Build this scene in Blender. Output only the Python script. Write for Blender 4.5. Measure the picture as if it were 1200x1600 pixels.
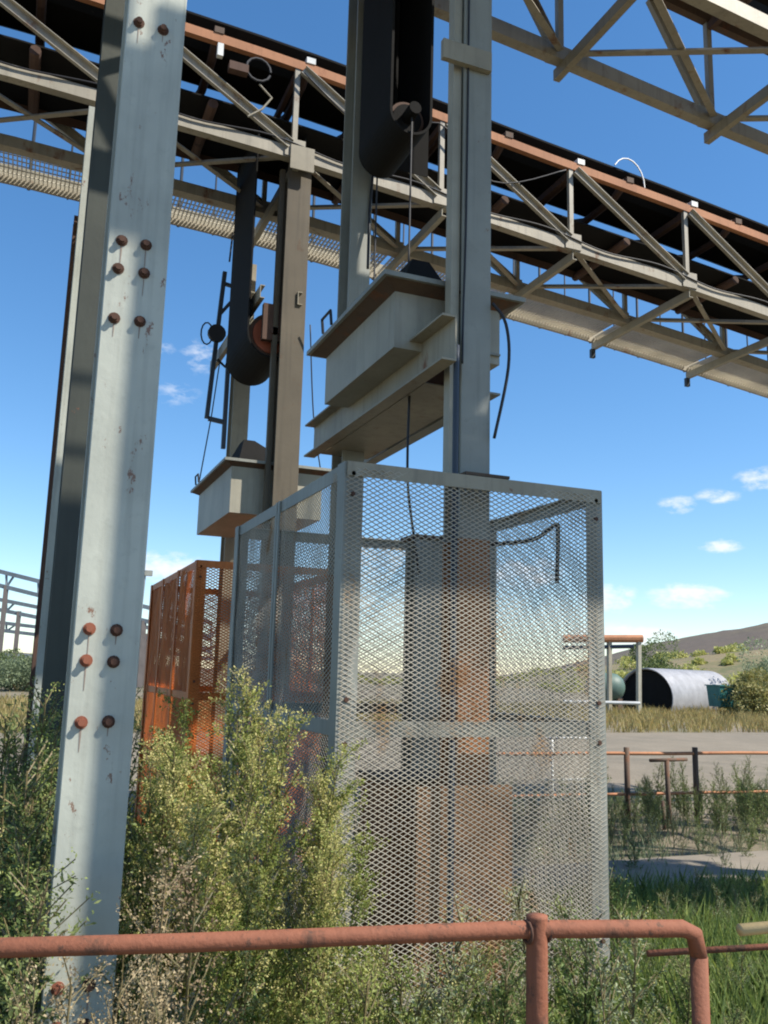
import bpy, math, random
import numpy as np
from mathutils import Vector
sc = bpy.context.scene
for o in list(bpy.data.objects): bpy.data.objects.remove(o)
rnd = random.Random(7)
col = sc.collection

# ------------------------------------------------------------------ camera
CAM_H = 1.6; PITCH = math.radians(10.2); ROLL = math.radians(1.5); YAW = math.radians(22.0)
FPX = 1390.0
fw = Vector((math.sin(YAW)*math.cos(PITCH), math.cos(YAW)*math.cos(PITCH), math.sin(PITCH)))
r0 = Vector((math.cos(YAW), -math.sin(YAW), 0)); u0 = r0.cross(fw)
rt = math.cos(ROLL)*r0 + math.sin(ROLL)*u0; up = -math.sin(ROLL)*r0 + math.cos(ROLL)*u0
cd = bpy.data.cameras.new('camera'); cam = bpy.data.objects.new('camera', cd); col.objects.link(cam)
from mathutils import Matrix
cam.matrix_world = Matrix(((rt.x, up.x, -fw.x, 0), (rt.y, up.y, -fw.y, 0), (rt.z, up.z, -fw.z, CAM_H), (0, 0, 0, 1)))
cd.sensor_fit = 'VERTICAL'; cd.sensor_height = 36; cd.lens = FPX/1600*36
cd.clip_start = 0.05; cd.clip_end = 5000
sc.camera = cam
sc.render.engine = 'CYCLES'; sc.cycles.pixel_filter_type = 'BLACKMAN_HARRIS'; sc.cycles.filter_width = 2.0
sc.render.resolution_x = 768; sc.render.resolution_y = 1024

# ------------------------------------------------------------------ world + sun
SUN = Vector((0.55, -0.40, 0.75)).normalized()
SEL = math.asin(SUN.z); SAZ = math.atan2(SUN.x, SUN.y)
w = bpy.data.worlds.new('World'); sc.world = w; w.use_nodes = True
nt = w.node_tree; N = nt.nodes; L = nt.links
for n in list(N): N.remove(n)
def nd(t, **k):
    n = N.new(t)
    for a, b in k.items(): setattr(n, a, b)
    return n
def mth(op, a, b=None, clamp=False):
    n = nd('ShaderNodeMath', operation=op, use_clamp=clamp)
    for i, v in enumerate((a, b)):
        if v is None: continue
        if isinstance(v, (int, float)): n.inputs[i].default_value = v
        else: L.new(v, n.inputs[i])
    return n.outputs[0]
sky = nd('ShaderNodeTexSky', sky_type='NISHITA', sun_disc=False)
sky.sun_elevation = SEL; sky.sun_rotation = SAZ; sky.altitude = 1000; sky.air_density = 1.0; sky.dust_density = 0.35; sky.ozone_density = 2.2
tc = nd('ShaderNodeTexCoord'); sp = nd('ShaderNodeSeparateXYZ'); L.new(tc.outputs['Generated'], sp.inputs[0])
az = mth('ARCTAN2', sp.outputs[0], sp.outputs[1]); el = mth('ARCSINE', sp.outputs[2])
azd = mth('MULTIPLY', az, 57.2958); eld = mth('MULTIPLY', el, 57.2958)
cmb = nd('ShaderNodeCombineXYZ'); L.new(azd, cmb.inputs[0]); L.new(mth('MULTIPLY', eld, 2.0), cmb.inputs[1])
nz = nd('ShaderNodeTexNoise'); nz.inputs['Scale'].default_value = 0.8; nz.inputs['Detail'].default_value = 6; nz.inputs['Roughness'].default_value = .6
L.new(cmb.outputs[0], nz.inputs['Vector'])
CLOUDS = [(8.2, 6.1, 3.2, 1.2, 1.1), (41.0, 5.0, 2.9, 1.0, 1.15), (36.2, 4.9, 2.2, 1.2, 1.1), (45.6, 11.9, 2.0, .9, 1.0), (42.9, 11.0, 1.6, .6, .85), (40.6, 10.6, 1.5, .7, .8),
          (43.0, 8.0, 1.5, .55, .95), (37.0, 2.6, 4.5, .9, 1.0), (31, 6.4, 3.5, 1.3, .9), (9.6, 19.4, 1.6, 1.4, .55), (6.8, 19.6, 1.3, 1.0, .5), (7.8, 17.0, 2.2, 1.0, .45),
          (-8, 5, 5, 1.4, 1.0), (60, 6, 4, 1.3, 1.0), (85, 9, 6, 2, 1.0), (120, 6, 6, 1.6, 1.0), (-40, 8, 6, 2, 1.0), (-90, 7, 7, 2, 1.0), (170, 8, 7, 2, 1.), (-140, 9, 7, 2, 1.)]
acc = None
for a, e, wa, he, s in CLOUDS:
    da = mth('DIVIDE', mth('SUBTRACT', azd, a), wa); de = mth('DIVIDE', mth('SUBTRACT', eld, e), he)
    q = mth('MULTIPLY', mth('SUBTRACT', 1.0, mth('ADD', mth('MULTIPLY', da, da), mth('MULTIPLY', de, de)), clamp=True), s)
    acc = q if acc is None else mth('MAXIMUM', acc, q)
cl = mth('MULTIPLY', mth('SUBTRACT', mth('ADD', acc, mth('MULTIPLY', mth('SUBTRACT', nz.outputs[0], .5), 3.2)), .25), .95, clamp=True)
cl = mth('MULTIPLY', cl, mth('MULTIPLY', acc, 1.6, clamp=True))
gm = nd('ShaderNodeGamma'); gm.inputs[1].default_value = .9; L.new(sky.outputs[0], gm.inputs[0])
hs = nd('ShaderNodeHueSaturation'); hs.inputs['Saturation'].default_value = 1.3; L.new(gm.outputs[0], hs.inputs['Color'])
mx = nd('ShaderNodeMix', data_type='RGBA'); L.new(mth('MULTIPLY', cl, .82), mx.inputs[0]); L.new(hs.outputs[0], mx.inputs[6]); mx.inputs[7].default_value = (4.7, 4.8, 5.0, 1)
bg = nd('ShaderNodeBackground'); bg.inputs[1].default_value = 0.15; L.new(mx.outputs[2], bg.inputs[0])
wo = nd('ShaderNodeOutputWorld'); L.new(bg.outputs[0], wo.inputs[0])
sd = bpy.data.lights.new('sun', 'SUN'); sd.energy = 5.0; sd.angle = math.radians(.5); sd.color = (1, .94, .84)
so = bpy.data.objects.new('sun', sd); col.objects.link(so); so.rotation_euler = SUN.to_track_quat('Z', 'Y').to_euler(); so.location = (20, -15, 30)
sc.view_settings.view_transform = 'Standard'; sc.view_settings.look = 'None'; sc.view_settings.gamma = 1; sc.view_settings.exposure = 0.63
sc.view_settings.use_curve_mapping = False

# ------------------------------------------------------------------ materials
MATS = {}
def newmat(name):
    m = bpy.data.materials.new(name); m.use_nodes = True; MATS[name] = m
    return m, m.node_tree.nodes, m.node_tree.links, m.node_tree.nodes['Principled BSDF']
def wnoise(n, l, scale, detail=4, sxyz=(1, 1, 1), rough=.6):
    g = n.new('ShaderNodeNewGeometry'); mp = n.new('ShaderNodeMapping'); mp.inputs['Scale'].default_value = sxyz
    l.new(g.outputs['Position'], mp.inputs[0]); t = n.new('ShaderNodeTexNoise'); t.inputs['Scale'].default_value = scale
    t.inputs['Detail'].default_value = detail; t.inputs['Roughness'].default_value = rough; l.new(mp.outputs[0], t.inputs['Vector']); return t.outputs[0]
def ramp(n, l, src, p0, p1, c0=(0, 0, 0, 1), c1=(1, 1, 1, 1)):
    r = n.new('ShaderNodeValToRGB'); r.color_ramp.elements[0].position = p0; r.color_ramp.elements[1].position = p1
    r.color_ramp.elements[0].color = c0; r.color_ramp.elements[1].color = c1; l.new(src, r.inputs[0]); return r.outputs[0]
def mix(n, l, f, a, b, mode='MIX'):
    m = n.new('ShaderNodeMix'); m.data_type = 'RGBA'; m.blend_type = mode
    for i, v in ((0, f), (6, a), (7, b)):
        if isinstance(v, (int, float)): m.inputs[i].default_value = v
        elif isinstance(v, tuple): m.inputs[i].default_value = v + (1,) if len(v) == 3 else v
        else: l.new(v, m.inputs[i])
    return m.outputs[2]
def steel(name, base, rust=(.16, .062, .028), amount=.5, dirt=.35, rough=.55, var=.12, metallic=0.0, fine=1.0, chips=.5, bump=.25):
    """weathered paint: patchy tone, vertical grime streaks, rust blooms, small scale bump"""
    m, n, l, b = newmat(name)
    big = wnoise(n, l, 1.7, 4); fin = wnoise(n, l, 26*fine, 5); stk = wnoise(n, l, 1, 4, (22, 22, 1.1)); rs = wnoise(n, l, 4.2*fine, 8, (1, 1, .55), .68)
    lo = tuple(x*(1-var*1.6) for x in base); hi = tuple(min(1, x*(1+var)) for x in base)
    c = mix(n, l, ramp(n, l, big, .32, .68), lo, hi)
    c = mix(n, l, ramp(n, l, stk, .5, .78, (0, 0, 0, 1), (dirt, dirt, dirt, 1)), c, tuple(x*.42 for x in base))
    c = mix(n, l, ramp(n, l, fin, .58, .75, (0, 0, 0, 1), (.22, .22, .22, 1)), c, tuple(x*.5 for x in base))
    th = .74 - amount*.26
    rm = ramp(n, l, rs, th, th+.1, (0, 0, 0, 1), (.9, .9, .9, 1))
    rc = mix(n, l, fin, tuple(x*.55 for x in rust), tuple(min(1, x*1.6) for x in rust))
    c = mix(n, l, rm, c, rc)
    chp = wnoise(n, l, 11*fine, 9, (1, 1, .6), .78); cm = ramp(n, l, chp, .70-chips*.09, .715-chips*.09, (0, 0, 0, 1), (.85, .85, .85, 1))
    c = mix(n, l, cm, c, rc)
    l.new(c, b.inputs['Base Color']); b.inputs['Metallic'].default_value = metallic
    l.new(mix(n, l, rm, (rough,)*3, (.9,)*3), b.inputs['Roughness'])
    bp = n.new('ShaderNodeBump'); bp.inputs['Strength'].default_value = bump; bp.inputs['Distance'].default_value = .006
    l.new(mix(n, l, .45, fin, rs), bp.inputs['Height']); l.new(bp.outputs[0], b.inputs['Normal'])
    return m
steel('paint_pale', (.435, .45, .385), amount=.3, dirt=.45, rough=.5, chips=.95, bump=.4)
steel('paint_grey', (.265, .27, .235), amount=.22, dirt=.4)
steel('paint_cream', (.36, .335, .26), amount=.28, dirt=.35)
steel('paint_tan', (.31, .275, .20), amount=.5, dirt=.5)
steel('truss_paint', (.37, .335, .26), amount=.62, dirt=.55)
steel('rust_brown', (.11, .07, .045), amount=.75, dirt=.5, rough=.8)
steel('rust_plate', (.23, .115, .05), rust=(.10, .05, .028), amount=.8, rough=.85)
steel('rust_primer', (.31, .125, .045), rust=(.14, .06, .03), amount=.6, rough=.8)
steel('rust_column', (.115, .094, .064), rust=(.10, .055, .032), amount=.6, dirt=.5, rough=.75)
steel('rust_orange', (.43, .19, .09), rust=(.26, .1, .05), amount=.6, dirt=.4, rough=.8)
steel('rust_dark', (.10, .055, .038), rust=(.05, .03, .024), amount=.6, dirt=.4, rough=.85)
steel('orange_paint', (.62, .175, .03), rust=(.24, .07, .028), amount=.65, dirt=.5, rough=.6)
steel('red_oxide', (.25, .088, .045), rust=(.085, .042, .026), amount=.75, dirt=.5, rough=.8, chips=1.2, bump=.8, fine=2.6)
steel('red_disc', (.36, .09, .04), rust=(.2, .06, .03), amount=.5, rough=.7)
steel('yellow_tan', (.60, .43, .20), amount=.45, dirt=.3)
steel('galvanised', (.58, .58, .55), rust=(.32, .2, .11), amount=.35, dirt=.3, rough=.5, metallic=.25)
steel('dark_blue', (.035, .05, .075), amount=.3, dirt=.3)
steel('teal_paint', (.03, .16, .15), amount=.3, dirt=.3)
steel('tank_steel', (.34, .34, .35), amount=.2, dirt=.4, rough=.5, metallic=.2)
steel('tank_green', (.09, .15, .12), amount=.3)
steel('shade_dark_paint', (.05, .055, .042), amount=.3)  # shade of the column behind is put into this base colour
steel('mesh_metal', (.47, .43, .355), rust=(.34, .2, .09), amount=.62, dirt=.3, rough=.6)
steel('grating_metal', (.72, .68, .58), rust=(.4, .27, .15), amount=.35, dirt=.2)
steel('far_rust', (.14, .12, .11), amount=.3)
steel('far_steel', (.20, .23, .25), amount=.3)
steel('concrete', (.235, .20, .15), rust=(.25, .2, .16), amount=.4, dirt=.3, rough=.9)
steel('bolt_rust', (.085, .04, .025), rust=(.05, .025, .018), amount=.6, dirt=.3, rough=.9)
steel('bolt_red', (.26, .09, .05), rust=(.14, .05, .03), amount=.6, dirt=.3, rough=.9)
steel('streak', (.27, .21, .17), rust=(.16, .09, .06), amount=.6, dirt=.3, rough=.8)
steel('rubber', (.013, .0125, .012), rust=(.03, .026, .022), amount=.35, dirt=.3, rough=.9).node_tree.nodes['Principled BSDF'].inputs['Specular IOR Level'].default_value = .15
steel('cable_black', (.02, .02, .024), amount=.1, dirt=.3, rough=.6)
steel('white_plastic', (.72, .72, .68), amount=.12, dirt=.3)

def leafmat(name, cols, rough=.6, trans=.28):
    m, n, l, b = newmat(name)
    oi = n.new('ShaderNodeObjectInfo'); p = wnoise(n, l, 9, 3); p2 = wnoise(n, l, 70, 2)
    s = n.new('ShaderNodeMath'); s.operation = 'ADD'; l.new(p, s.inputs[0])
    s2 = n.new('ShaderNodeMath'); s2.operation = 'MULTIPLY_ADD'; l.new(oi.outputs['Random'], s2.inputs[0]); s2.inputs[1].default_value = .5; s2.inputs[2].default_value = -.25
    l.new(s2.outputs[0], s.inputs[1])
    s3 = n.new('ShaderNodeMath'); s3.operation = 'MULTIPLY_ADD'; l.new(p2, s3.inputs[0]); s3.inputs[1].default_value = .7; l.new(s.outputs[0], s3.inputs[2])
    s4 = n.new('ShaderNodeMath'); s4.operation = 'SUBTRACT'; l.new(s3.outputs[0], s4.inputs[0]); s4.inputs[1].default_value = .35
    r = n.new('ShaderNodeValToRGB'); r.color_ramp.elements[0].position = .25; r.color_ramp.elements[1].position = .78
    r.color_ramp.elements[0].color = cols[0] + (1,); r.color_ramp.elements[1].color = cols[-1] + (1,)
    if len(cols) == 3:
        e = r.color_ramp.elements.new(.5); e.color = cols[1] + (1,)
    l.new(s4.outputs[0], r.inputs[0]); l.new(r.outputs[0], b.inputs['Base Color']); b.inputs['Roughness'].default_value = rough
    t = n.new('ShaderNodeBsdfTranslucent'); l.new(r.outputs[0], t.inputs[0]); ms = n.new('ShaderNodeMixShader'); ms.inputs[0].default_value = trans
    l.new(b.outputs[0], ms.inputs[1]); l.new(t.outputs[0], ms.inputs[2]); l.new(ms.outputs[0], n['Material Output'].inputs[0])
leafmat('leaf_seed', ((.22, .26, .06), (.42, .43, .12), (.56, .49, .20)), trans=.38)
leafmat('leaf_olive', ((.10, .16, .03), (.24, .31, .07), (.38, .42, .12)), trans=.38)
leafmat('leaf_green', ((.085, .14, .04), (.20, .275, .08), (.34, .39, .15)), trans=.38)
leafmat('leaf_dark', ((.055, .085, .028), (.12, .165, .05), (.24, .28, .10)), trans=.33)
leafmat('leaf_dry', ((.20, .13, .08), (.34, .26, .14), (.46, .37, .22)))
leafmat('leaf_sage', ((.15, .19, .10), (.25, .30, .16), (.36, .40, .24)))
leafmat('leaf_straw', ((.22, .23, .07), (.36, .30, .11), (.38, .22, .10)))
leafmat('stem', ((.10, .09, .035), (.15, .12, .05), (.2, .15, .08)), trans=0)

def groundmat(name, a, b_, c, s1=.25, s2=3.0, bump=.03, thr=(.42, .6)):
    m, n, l, b = newmat(name)
    n1 = wnoise(n, l, s1, 6); n2 = wnoise(n, l, s2, 8, rough=.7); n3 = wnoise(n, l, 40, 4)
    k = mix(n, l, ramp(n, l, n1, *thr), a, b_); k = mix(n, l, ramp(n, l, n2, .45, .7), k, c)
    k = mix(n, l, ramp(n, l, n3, .3, .7, (.72,)*3 + (1,), (1.15,)*3 + (1,)), k, k)
    mm = mix(n, l, 1.0, k, ramp(n, l, n3, .3, .7, (.6,)*3 + (1,), (1,)*3 + (1,)), 'MULTIPLY')
    l.new(mm, b.inputs['Base Color']); b.inputs['Roughness'].default_value = .95
    bp = n.new('ShaderNodeBump'); bp.inputs['Strength'].default_value = .6; bp.inputs['Distance'].default_value = bump; l.new(n2, bp.inputs['Height']); l.new(bp.outputs[0], b.inputs['Normal'])
groundmat('ground_soil', (.23, .185, .125), (.15, .14, .07), (.27, .22, .155))
groundmat('road_gravel', (.25, .205, .142), (.195, .165, .115), (.29, .24, .17), s1=.12, s2=1.2)
groundmat('hill_scrub', (.26, .21, .10), (.14, .15, .06), (.30, .22, .13), s1=.12, s2=.6, bump=.3)
groundmat('hill_spoil', (.14, .11, .085), (.16, .135, .09), (.11, .09, .07), s1=.03, s2=.2, bump=.5)

# ------------------------------------------------------------------ geometry helpers
def V(*a): return Vector(a)
class M:
    def __init__(s): s.v = []; s.f = []
    def prof(s, pr, p0, p1, side=None, cap=True):
        p0 = Vector(p0); p1 = Vector(p1); d = (p1-p0).normalized()
        if side is None: side = V(0, 0, 1) if abs(d.z) < .9 else V(1, 0, 0)
        u = Vector(side); u = (u - d*u.dot(d)).normalized(); q = d.cross(u)
        k = len(pr); b = len(s.v)
        for p in (p0, p1):
            for a, c in pr: s.v.append(p + u*a + q*c)
        for i in range(k):
            j = (i+1) % k; s.f.append((b+i, b+j, b+k+j, b+k+i))
        if cap: s.f.append(tuple(range(b+k-1, b-1, -1))); s.f.append(tuple(range(b+k, b+2*k)))
        return s
    def sweep(s, pr, pts, side=None, cap=True):
        pts = [Vector(p) for p in pts]; k = len(pr); b = len(s.v); n = len(pts); u = None
        for i, p in enumerate(pts):
            d = (pts[min(i+1, n-1)] - pts[max(i-1, 0)]).normalized()
            if u is None:
                u = Vector(side) if side is not None else (V(0, 0, 1) if abs(d.z) < .9 else V(1, 0, 0))
            elif side is not None: u = Vector(side)
            u = (u - d*u.dot(d)).normalized(); q = d.cross(u)
            for a, c in pr: s.v.append(p + u*a + q*c)
        for t in range(n-1):
            for i in range(k):
                j = (i+1) % k; s.f.append((b+t*k+i, b+t*k+j, b+t*k+k+j, b+t*k+k+i))
        if cap: s.f.append(tuple(range(b+k-1, b-1, -1))); s.f.append(tuple(range(b+(n-1)*k, b+n*k)))
        return s
    def box(s, x0, x1, y0, y1, z0, z1):
        b = len(s.v)
        for z in (z0, z1):
            for x, y in ((x0, y0), (x1, y0), (x1, y1), (x0, y1)): s.v.append(V(x, y, z))
        s.f += [(b+3, b+2, b+1, b), (b+4, b+5, b+6, b+7)] + [(b+i, b+(i+1) % 4, b+4+(i+1) % 4, b+4+i) for i in range(4)]
        return s
    def tube(s, pts, r, n=8): return s.sweep(circ(r, n), pts)
    def quad(s, *p):
        b = len(s.v); s.v += [Vector(q) for q in p]; s.f.append(tuple(range(b, b+len(p)))); return s
    def build(s, name, mat, parent=None, smooth=False, base=None):
        off = base if base is not None else (parent_base(parent) if parent else V(0, 0, 0))
        me = bpy.data.meshes.new(name); me.from_pydata([tuple(p-off) for p in s.v], [], s.f); me.update()
        if smooth: me.polygons.foreach_set('use_smooth', [True]*len(me.polygons))
        me.materials.append(MATS[mat]); o = bpy.data.objects.new(name, me); col.objects.link(o)
        if parent: o.parent = parent
        elif base is not None: o.location = base
        return o
def parent_base(o):
    p = V(0, 0, 0)
    while o is not None: p = p + o.location; o = o.parent
    return p
def circ(r, n=8, ph=0): return [(r*math.cos(2*math.pi*i/n+ph), r*math.sin(2*math.pi*i/n+ph)) for i in range(n)]
def rect(a, b): return [(-a/2, -b/2), (a/2, -b/2), (a/2, b/2), (-a/2, b/2)]
def Hs(b, h, tf=.016, tw=.011, ch=.003):
    """H: flange width b along u, depth h along v"""
    B = b/2; Hh = h/2
    return [(-B+ch, -Hh), (B-ch, -Hh), (B, -Hh+ch), (B, -Hh+tf), (tw/2, -Hh+tf), (tw/2, Hh-tf), (B, Hh-tf), (B, Hh-ch), (B-ch, Hh), (-B+ch, Hh), (-B, Hh-ch), (-B, Hh-tf), (-tw/2, Hh-tf), (-tw/2, -Hh+tf), (-B, -Hh+tf), (-B, -Hh+ch)]
def Ls(a, b, t=.008): return [(0, 0), (a, 0), (a, t), (t, t), (t, b), (0, b)]
def Cs(h, b, t=.01):
    """channel: height h along u, flange b along +v"""
    return [(-h/2, 0), (h/2, 0), (h/2, b), (h/2-t, b), (h/2-t, t), (-h/2+t, t), (-h/2+t, b), (-h/2, b)]
def tag(o, label, cat, group=None, kind=None):
    if label: o['label'] = label
    if cat: o['category'] = cat
    if group: o['group'] = group
    if kind: o['kind'] = kind
    return o
def thing(name, loc, label, cat, group=None):
    o = bpy.data.objects.new(name, None); o.empty_display_size = .1; o.location = loc; col.objects.link(o); return tag(o, label, cat, group)
def npmesh(name, verts, faces, mat, parent=None, loc=None):
    """verts (n,3) float, faces (m,k) int"""
    me = bpy.data.meshes.new(name); n = len(verts); m, k = faces.shape
    me.vertices.add(n); me.vertices.foreach_set('co', np.asarray(verts, np.float32).ravel())
    me.loops.add(m*k); me.loops.foreach_set('vertex_index', faces.astype(np.int32).ravel())
    me.polygons.add(m); me.polygons.foreach_set('loop_start', (np.arange(m)*k).astype(np.int32)); me.polygons.foreach_set('loop_total', np.full(m, k, np.int32))
    me.update(calc_edges=True); me.materials.append(MATS[mat]); o = bpy.data.objects.new(name, me); col.objects.link(o)
    if parent: o.parent = parent
    if loc is not None: o.location = loc
    return o
def sstep(a, b, x):
    t = np.clip((x-a)/(b-a), 0, 1); return t*t*(3-2*t)
def gz(x, y):
    """terrain height: level yard, dropping a little towards the road, hummocky beyond"""
    x = np.asarray(x, float); y = np.asarray(y, float)
    z = -.25*sstep(4.8, 9.5, .37*x+.93*y)
    far = sstep(50, 130, np.hypot(x, y))
    return z + .05*np.sin(x*1.3+.5)*np.sin(y*1.1)*sstep(2, 8, np.hypot(x, y))*(1-sstep(11, 13, y)) + far*.6*np.sin(x*.03)*np.sin(y*.025)

# ------------------------------------------------------------------ setting: ground, road, hills
def grid(name, xs, ys, zf, mat, kind='structure'):
    X, Y = np.meshgrid(xs, ys); Z = zf(X, Y); nx, ny = len(xs), len(ys)
    v = np.stack([X.ravel(), Y.ravel(), Z.ravel()], 1); i = np.arange((ny-1)*(nx-1)); r = i//(nx-1); c = i % (nx-1); a = r*nx+c
    o = npmesh(name, v, np.stack([a, a+1, a+nx+1, a+nx], 1), mat); o['kind'] = kind
    o.data.polygons.foreach_set('use_smooth', [True]*len(o.data.polygons)); return o
xs = np.unique(np.concatenate([np.linspace(-12, 30, 90), -12-np.geomspace(1, 1500, 24), 30+np.geomspace(1, 1500, 24)]))
ys = np.unique(np.concatenate([np.linspace(-10, 34, 95), -10-np.geomspace(1, 1200, 20), 34+np.geomspace(1, 1900, 26)]))
grid('ground', xs, ys, gz, 'ground_soil')
grid('road', np.linspace(-90, 150, 60), np.linspace(12.4, 26.0, 12), lambda X, Y: gz(X, Y)+.012, 'road_gravel')
m = M(); m.box(3.9, 16, 6.25, 7.3, -.34, -.08); slab = m.build('concrete_path', 'concrete'); slab['kind'] = 'structure'
rs = np.random.RandomState(3)
def hillh(cx, cy, rx, ry, h, seed, rough=.1):
    def f(X, Y):
        d = np.sqrt(((X-cx)/rx)**2 + ((Y-cy)/ry)**2); b = np.clip(1-d, 0, 1); b = b*b*(3-2*b)
        r = sum(np.sin(X*k*.05+seed*k)*np.cos(Y*k*.06+seed*1.7*k)/k for k in (1.3, 2.7, 5.1, 9.3)); return h*b*(1+rough*r)-.6
    return f
grid('hillside', np.linspace(42, 190, 90), np.linspace(44, 190, 80), hillh(125, 105, 80, 62, 7.8, 1.3, .16), 'hill_scrub')
grid('spoil_heap', np.linspace(140, 560, 90), np.linspace(150, 560, 70), hillh(360, 320, 190, 160, 32, 2.1, .05), 'hill_spoil')
grid('distant_hill', np.linspace(-500, 150, 80), np.linspace(380, 800, 40), hillh(-150, 600, 340, 190, 14, .7, .12), 'hill_spoil')

# ------------------------------------------------------------------ conveyor gantries
CX = [-30, -6, -.64, 2.2, 3.6, 5.5, 7.3, 8.8, 12.2, 18, 30]; CZ = [7.1, 7.12, 7.1, 6.98, 6.87, 6.69, 6.54, 6.39, 6.0, 5.3, 3.9]
def zb(x): return float(np.interp(x, CX, CZ))
TH = 1.06
def gantry(name, Yn, Yf, nodes, label, belt=(0.12, 0.12), walk=.78, drun=1.0, mats=('rust_orange', 'truss_paint'), full=True, group=None, tray=None, zb=zb, ret=True):
    x0, x1 = nodes[0], nodes[-1]; root = thing(name, (nodes[0], (Yn+Yf)/2, 0), label, 'conveyor', group)
    fine = np.linspace(x0, x1, int((x1-x0)/.6)+2)
    tp, bpnt = mats
    for Yc, sgn in ((Yn, 1), (Yf, -1)):
        M().sweep([(-.05, -.035), (.05, -.035), (.05, .035), (-.05, .035)], [(x, Yc, zb(x)+TH) for x in fine], side=(0, 0, 1)).build('top_chord', tp if sgn > 0 else 'rust_brown', root)
        bc = M().sweep([(-.065, -.05), (.065, -.05), (.065, .05), (-.065, .05)], [(x, Yc, zb(x)) for x in fine], side=(0, 0, 1)).build('bottom_chord', bpnt, root)
        for i, x in enumerate(nodes):
            M().prof(rect(.055, .05), (x, Yc, zb(x)+.066), (x, Yc, zb(x)+TH-.052), side=(1, 0, 0)).build('vertical', bpnt, root)
            if i < len(nodes)-1:
                xn = nodes[i+1]; xs_ = xn-(xn-x)*drun
                M().prof(Cs(.11, .05*sgn if sgn > 0 else .05, .008), (xs_+.05, Yc-.03*sgn, zb(xs_)+TH-.07), (xn-.05, Yc-.03*sgn, zb(xn)+.08), side=(0, 0, 1)).build('diagonal', bpnt, root)
            # gusset at foot
            M().box(x-.11, x+.11, Yc-.058*sgn-.005, Yc-.058*sgn+.005, zb(x)-.05, zb(x)+.15).build('gusset', bpnt, bc)
    for i, x in enumerate(nodes):
        z = zb(x)
        yo = Yf+walk+.02 if walk else Yf+.1
        # cross beam running under both chords and out to carry the walkway
        M().prof(Cs(.1, .06, .008), (x, Yn-.04, z-.118), (x, yo, z-.118), side=(0, 0, 1)).build('cross_beam', 'paint_cream' if walk else 'paint_tan', root)
        if walk: M().box(x-.035, x+.035, yo-.05, yo, z-.30, z-.17).build('bracket_toe', 'dark_blue', root)
        M().prof(rect(.08, .05), (x, Yn+.04, z+TH-.1), (x, Yf-.04, z+TH-.1), side=(0, 0, 1)).build('idler_beam', 'rust_dark', root)
        if i < len(nodes)-1:
            xn = nodes[i+1]; zn = zb(xn)
            for k, (ya, yb_) in enumerate(((Yn+.06, Yf-.06), (Yf-.06, Yn+.06))):
                M().prof(Ls(.06, .06, .007), (x+.06, ya, z-.02-.012*k), (xn-.06, yb_, zn-.02-.012*k), side=(0, 0, 1)).build('lateral_brace', bpnt, root)
            if full:
                for t in (.08, .5):
                    xx = x+(xn-x)*t; zz = zb(xx)
                    # idler set with brackets on the near stringer
                    M().box(xx-.05, xx+.05, Yn-.045, Yn+.03, zz+TH+.052, zz+TH+.12).build('idler_bracket', 'white_plastic' if t < .2 else 'rust_brown', root)
                    M().tube([(xx, Yn+.05, zz+TH+.11), (xx, Yn+.32, zz+TH+.0), (xx, Yf-.32, zz+TH+.0), (xx, Yf-.05, zz+TH+.11)], .05, 8).build('idler_roller', 'rust_dark', root)
                xx = (x+xn)/2
                if ret: M().tube([(xx, Yn+.06, zb(xx)+.36), (xx, Yf-.06, zb(xx)+.36)], .055, 8).build('return_roller', 'rust_dark', root)
                if i % 2 == 0:
                    hz = zb(xx)+TH
                    M().tube([(xx+.25*math.cos(a)*(1 if a < 3.2 else 1), Yn, hz+.06+.34*math.sin(a)*1.0) for a in np.linspace(0, 2.5, 9)], .009, 6).build('belt_hoop', 'galvanised', root)
    # carrying belt (troughed) and return belt
    ya, yb_ = Yn+belt[0]-.06, Yf-belt[1]+.06
    prf = [(ya, .27), (ya+.27, .09), (yb_-.27, .09), (yb_, .27), (yb_, .245), (yb_-.27, .065), (ya+.27, .065), (ya, .245)]
    mm = M(); k = len(prf); mm.v = [V(x, y, zb(x)+TH+z) for x in fine for y, z in prf]
    for t in range(len(fine)-1):
        for j in range(k): mm.f.append((t*k+j, t*k+(j+1) % k, (t+1)*k+(j+1) % k, (t+1)*k+j))
    mm.build('carrying_belt', 'rubber', root)
    mm = M(); prf = [(ya+.03, .425), (yb_-.03, .425), (yb_-.03, .443), (ya+.03, .443)]; mm.v = [V(x, y, zb(x)+z) for x in fine for y, z in prf]
    for t in range(len(fine)-1):
        for j in range(4): mm.f.append((t*4+j, t*4+(j+1) % 4, (t+1)*4+(j+1) % 4, (t+1)*4+j))
    if ret: mm.build('return_belt', 'rubber', root)
    # stringer sheet closing the far side behind the belts
    mm = M(); mm.sweep(rect(.72, .006), [(x, Yf-.1, zb(x)+.68) for x in fine], side=(0, 0, 1)); mm.build('side_sheet', 'rust_dark', root) if ret else None
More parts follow.
